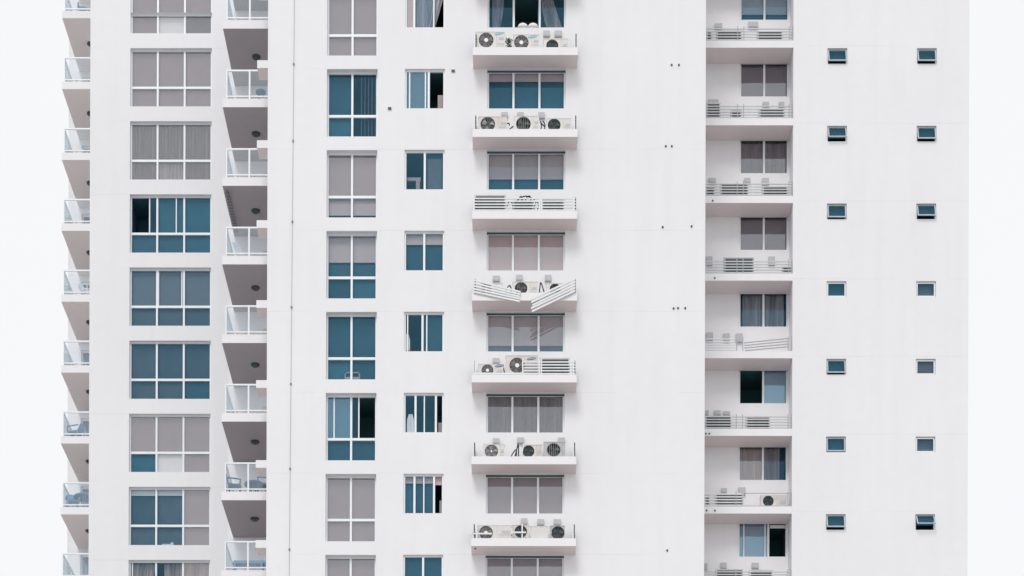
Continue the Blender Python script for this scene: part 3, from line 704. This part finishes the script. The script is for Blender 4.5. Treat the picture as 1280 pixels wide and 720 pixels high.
# units in the recess, seen between slats
YQ = DR+.20
def zr_(k): return RL[k][1]
rec = {0: [(882,888.5,39.5),(894.5,926,38),(945.5,977,39)], 1: [(882,900,128.5),(912.5,926,138),(948,980,136)], 2: [(882,893,234),(900,935,229.5),(952.5,984,233)],
       3: [(905,942,322),(978,988.5,333)], 5: [(882,915,519.5),(933,963,521)], 6: [(882,888,619),(895,930,617)], 7: [(896,930,711),(938,967,712)]}
desc = {0: 'top recess ledge', 1: 'recess ledge second from the top', 2: 'recess ledge third from the top', 3: 'middle recess ledge',
        5: 'recess ledge below the blacked-out open window', 6: 'recess ledge where one fan is fully exposed', 7: 'lowest recess ledge at the picture edge'}
for k, us in rec.items():
    names = {1: [''], 2: ['left', 'right'], 3: ['left', 'middle', 'right']}[len(us)]
    for n_, (a, b, t) in zip(names, us):
        lab = {(0,'left'): 'narrow shade-darkened condenser cut off by the corner, left', (3,'left'): 'tall dark condenser rising above the slats,', (3,'right'): 'small condenser half hidden in the right corner,'}.get((k, n_), f'shade-darkened condenser behind thin slats, {n_}')
        condenser(f'{lab} on the {desc[k]}', a, b, t, zr_(k), YQ, None, shaded_face=True, group='air conditioner condensers in the recess', case=CASE if k != 3 else CASED)
condenser('uncovered condenser with dark fan at the right of the recess ledge near the bottom', 951.5, 984, 618.8, zr_(6), YQ, (961, 626, 8.8), 'dark', hoses=[[(972,620),(977,622),(979,626),(977,632)]], group='air conditioner condensers in the recess')

# isolator boxes on the wall above the units
def ibox(px0, py0, px1, py1, D):
    m = MB(); m.box(WX(px0,D), WX(px1,D), D-.09, D+.002, WZ(py1,D), WZ(py0,D)); m.box(WX(px0,D)+.02, WX(px1,D)-.02, D-.10, D-.088, WZ(py1,D)+.03, WZ(py0,D)-.03)
    ob('isolator_box', m, BOX, T)
for a in ((678,40,686,47),(692,40,701,47),(626,142,634,147),(645.5,142,654,147),(672,142,680,149),(616,346,624.5,352.5),(645,345,653,352),(681,345,689,352.5),
          (616,449,624.5,455.5),(616.5,549,625,555.5),(647,548,655.5,555),(698,548,706.5,555),(652,649,660,656),(672.5,650,681,657),(693,650,702,657)): ibox(*a, DC-.003)
for a in ((892,31,901,37),(934,29,946,36),(884,126,897,132),(952,129,960,134),(972,129,979,134),(885,224,894,230),(929,224,937,230),(951.5,224,960,233),(882,322,890,333),(960,322,968,332),(882.5,417,891,426.5),(904,418,912,427.5),(919.5,418,928,428.5),
          (882,514,886,519.5),(892.5,514,901,519.5),(904,515,912.5,519.5),(902,611,909,617),(923.5,610,932,619),(881.5,705,885,714),(901.5,704,909,711),(940.5,704,949,711)): ibox(*a, DRB-.003)

# ------------------------------------------------------------------ small marks on the walls
for x, y in ((838.5,81.5),(847.5,81.5),(831.5,183),(839,183),(828,284),(864,283),(842,385.6),(847.5,385.2),(856.5,385.2),(835,688)):
    m = MB(); m.tube([(WX(x,DC), DC-.03, WZ(y,DC)), (WX(x,DC), DC+.002, WZ(y,DC))], .036, 9); ob('pipe_stub', m, CHAR, T)
for x, y in ((890.3,251),(893.2,347.5),(882.8,542),(887,542),(884,638),(894.5,638)):
    m = MB(); m.tube([(WX(x,DR), DR-.02, WZ(y,DR)), (WX(x,DR), DR+.006, WZ(y,DR))], .034, 8); ob('drain_spout', m, CHAR, T)
for x, y in ((486.3,135.3),(565.5,88.4)):
    cx, cz = WX(x, DC), WZ(y, DC); m = MB(); m.box(cx-.085, cx+.085, DC-.012, DC+.001, cz-.075, cz+.075)
    v = ob('wall_vent', m, METAL, T); m = MB(); m.box(cx-.06, cx+.06, DC-.04, DC-.012, cz-.06, cz+.02); ob('vent_opening', m, CHAR, v)
m = MB(); ztop, zbot = TOP-.5, 1; xa, xb_ = WX(366.6, DC), WX(362.6, DC)
def cx_at(z): t = (z-WZ(720,DC))/(WZ(0,DC)-WZ(720,DC)); return xb_+(xa-xb_)*t
m.tube([(cx_at(z), DC-.03, z) for z in (zbot, 20, 40, ztop)], .008, 6); cb = ob('lightning_cable', m, CABLE, T)
for y in (80.5,176.5,277.5,384.5,480.5,586.5,687.5):
    z = WZ(y, DC); m = MB(); x = cx_at(z); m.box(x-.026, x+.026, DC-.045, DC+.001, z-.032, z+.032); ob('clamp', m, STEELD, cb)

# ------------------------------------------------------------------ loose things on balconies and sills
def chair(label, x, y, z, rz, m, h=.88):
    c = thing('plastic_chair', label, 'chair', (x, y, z)); 
    def add(name, mb): return ob(name, mb, m, c, origin=(x, y, z))
    def mv(mb): mb.v = [(x+v[0], y+v[1], z+v[2]) for v in mb.v]; return mb
    q = MB(); q.box(-.24,.24,-.24,.22,.41,.45); add('seat', mv(q))
    q = MB(); n = 9
    prof = [(-.22+.44*i/(n-1), h-.10*abs(-1+2*i/(n-1))**2.5) for i in range(n)]
    for i in range(n-1):
        (xa_, za), (xb__, zb_) = prof[i], prof[i+1]; q.v += [(xa_,.20,.45),(xb__,.20,.45),(xb__,.32,zb_),(xa_,.32,za),(xa_,.23,.45),(xb__,.23,.45),(xb__,.35,zb_),(xa_,.35,za)]
        b = len(q.v)-8
        if i % 2 == 0 or True:
            for f in ((0,1,2,3),(7,6,5,4),(3,2,6,7),(0,3,7,4),(1,5,6,2)): q.f.append(tuple(b+k_ for k_ in f)); q.m.append(0)
    add('backrest', mv(q))
    for sx, sy in ((-1,-1),(1,-1),(-1,1),(1,1)):
        q = MB(); q.tube([(sx*.26,sy*.24,0),(sx*.22,sy*.20,.41)], [.022,.03], 6); add('leg', mv(q))
    for sx in (-1, 1):
        q = MB(); q.tube([(sx*.24,-.22,.45),(sx*.27,-.24,.60),(sx*.27,-.05,.63),(sx*.25,.26,.66)], .028, 6); add('armrest', mv(q))
    c.rotation_euler.z = rz; return c
def zfB(k): return floors(123.2, DB, k)
def zfL(k): return floors(102.0, DLB, k)
def table(label, x, y, z, m, r=.42, h=.72):
    t = thing('round_table', label, 'table', (x, y, z)); n = 20; q = MB()
    q.v = [(x+r*math.cos(2*math.pi*i/n), y+r*math.sin(2*math.pi*i/n), z+h-.04) for i in range(n)] + [(x+r*math.cos(2*math.pi*i/n), y+r*math.sin(2*math.pi*i/n), z+h) for i in range(n)]
    q.f = [tuple(range(n))[::-1], tuple(range(n, 2*n))] + [(i, (i+1) % n, n+(i+1) % n, n+i) for i in range(n)]; q.m = [0]*len(q.f)
    ob('tabletop', q, m, t)
    for a in range(4):
        aa = math.pi/4+a*math.pi/2; q = MB(); q.tube([(x+r*.75*math.cos(aa), y+r*.75*math.sin(aa), z),(x+r*.4*math.cos(aa), y+r*.4*math.sin(aa), z+h-.04)], .02, 6); ob('leg', q, m, t)
    return t
table('small round blue table on the upper right balcony, tucked under the concrete corbel', WX(325, 76.9), 76.85, zfB(0), CHAIRB, .2, .68)
chair('blue plastic armchair in profile at the left of the furnished balcony', WX(294, 76.8), 76.75, zfB(5), R(95), CHAIRB, 1.02)
table('dark blue table between the armchairs on the furnished balcony', WX(318, 76.9), 77.0, zfB(5), CHAIRB, .38, .64)
chair('blue plastic armchair beside the central wall on the furnished balcony', WX(329, 76.8), 76.65, zfB(5), R(-70), CHAIRB, .92)
def bench(label, x0, x1, y, z, m):
    b = thing('low_bench', label, 'bench', ((x0+x1)/2, y, z)); q = MB()
    for j in range(4): 
        q = MB(); q.box(x0, x1, y-.2+j*.1, y-.12+j*.1, z+.36, z+.40); ob('slat', q, m, b)
    q = MB(); q.box(x0, x1, y+.2, y+.23, z+.42, z+.62); ob('backrest', q, m, b)
    for x in (x0+.06, x1-.12):
        q = MB(); q.box(x, x+.06, y-.2, y+.2, z, z+.36); ob('leg', q, m, b)
bench('low grey-blue bench along the glass of the lowest right balcony', WX(292, 76.6), WX(332, 76.6), 76.6, zfB(6), CHAIRL)
chair('white plastic armchair on a far left balcony, half hidden by the wing wall', WX(108.5, 85.1), 85.05, zfL(3), R(60), CHAIRW, .86)
chair('pale blue reclined chair facing left on a far left balcony', WX(94, 85.2), 85.1, zfL(5), R(-100), CHAIRL, .80)
chair('light blue garden chair at the left of the crowded far left balcony', WX(91, 85), 85.0, zfL(6), R(20), CHAIRL, .9)
table('light blue round table on the crowded far left balcony', WX(105, 85.2), 85.3, zfL(6), CHAIRL, .45, .8)
chair('blue and white chair at the top far left balcony, cut by the picture edge', WX(103, 85), 85.1, zfL(-1), R(15), CHAIRL, .86)
# slanting grey-blue strip on the third balcony from the top
x, y, z = WX(299, 77), 77.0, zfB(2); bd = MB()
bd.v = [(x+.10,y-.10,z),(x+.38,y-.10,z),(x-.12,y+.5,z+1.25),(x-.36,y+.5,z+1.25),(x+.10,y-.07,z),(x+.38,y-.07,z),(x-.12,y+.53,z+1.25),(x-.36,y+.53,z+1.25)]
bd.f = [(0,3,2,1),(4,5,6,7),(0,1,5,4),(1,2,6,5),(2,3,7,6),(3,0,4,7)]; bd.m = [0]*6
o = ob('slanting_strip', bd, BL['s']); o['label'] = 'slanting grey-blue strip behind the glass of a right balcony'; o['category'] = 'board'
# drying rail under that balcony's ceiling
q = MB(); zc = floors(133.9, DB, 1)-.10
for dx in (0, .09):
    q.tube([(WX(281,DB)+dx, DB+.15, zc), (WX(281,DB)+dx, DB+3.1, zc)], .012, 5)
for i in range(14): q.box(WX(281,DB)-.03, WX(281,DB)+.12, DB+.25+i*.2, DB+.30+i*.2, zc-.035, zc-.012)
for i in (0.3, 2.9): q.tube([(WX(281,DB)+.045, DB+i, zc), (WX(281,DB)+.045, DB+i, zc+.1)], .008, 5)
o = ob('drying_rack', q, STEELD, T)
# potted plant between two condensers
x, y, z = WX(635.3, YF+.05), YF+.10, zl(0); pl = thing('potted_plant', 'dark green leafy plant squeezed between two air conditioners on the top ledge', 'plant', (x, y, z))
q = MB(); q.tube([(x,y,z),(x,y,z+.16)], [.07,.09], 12); ob('pot', q, CHAR, pl)
q = MB()
for i in range(7):
    a = i*.9; q.tube([(x,y,z+.15),(x+.09*math.cos(a), y+.05*math.sin(a), z+.32),(x+.15*math.cos(a), y+.08*math.sin(a), z+.45)], .006, 4)
ob('stems', q, LEAF, pl)
for i in range(34):
    q = MB(); a = random.uniform(0, 6.28); rr = random.uniform(.01,.15); c_ = Vector((x+rr*math.cos(a), y-.05+.5*rr*math.sin(a), z+random.uniform(.12,.5)))
    d_ = Vector((random.uniform(-1,1), random.uniform(-.7,.2), random.uniform(-.7,.6))).normalized(); s_ = d_.cross(Vector((random.uniform(-.3,.3),1,random.uniform(-.3,.3)))).normalized(); l_ = random.uniform(.045,.075)
    q.v = [tuple(c_-d_*l_), tuple(c_+s_*l_*.45+Vector((0,-.01,0))), tuple(c_+d_*l_), tuple(c_-s_*l_*.45+Vector((0,.01,0)))]; q.f = [(0,1,2),(0,2,3)]; q.m = [0,0]; ob('leaf', q, LEAF, pl)
# pillow airing in the open top window
x0, x1, y, z = WX(646, DC), WX(671.5, DC), DC+.04, floors(135.6, DC, -1)
q = MB(); n, mm = 24, 8
for i in range(n+1):
    u = i/n; hh = .17*(abs(math.sin(u*2*math.pi*1.0))**.5) + .015
    for j in range(mm):
        a = 2*math.pi*j/mm; q.v.append((x0+(x1-x0)*u, y+.09*math.cos(a), z+hh*.5+hh*.5*math.sin(a)))
for i in range(n):
    for j in range(mm): a = i*mm+j; b = i*mm+(j+1) % mm; q.f.append((a, b, b+mm, a+mm)); q.m.append(0)
o = ob('pillow', q, CLOTH, smooth=True); o['label'] = 'white puffy pillow draped on the sill of the open top window'; o['category'] = 'pillow'
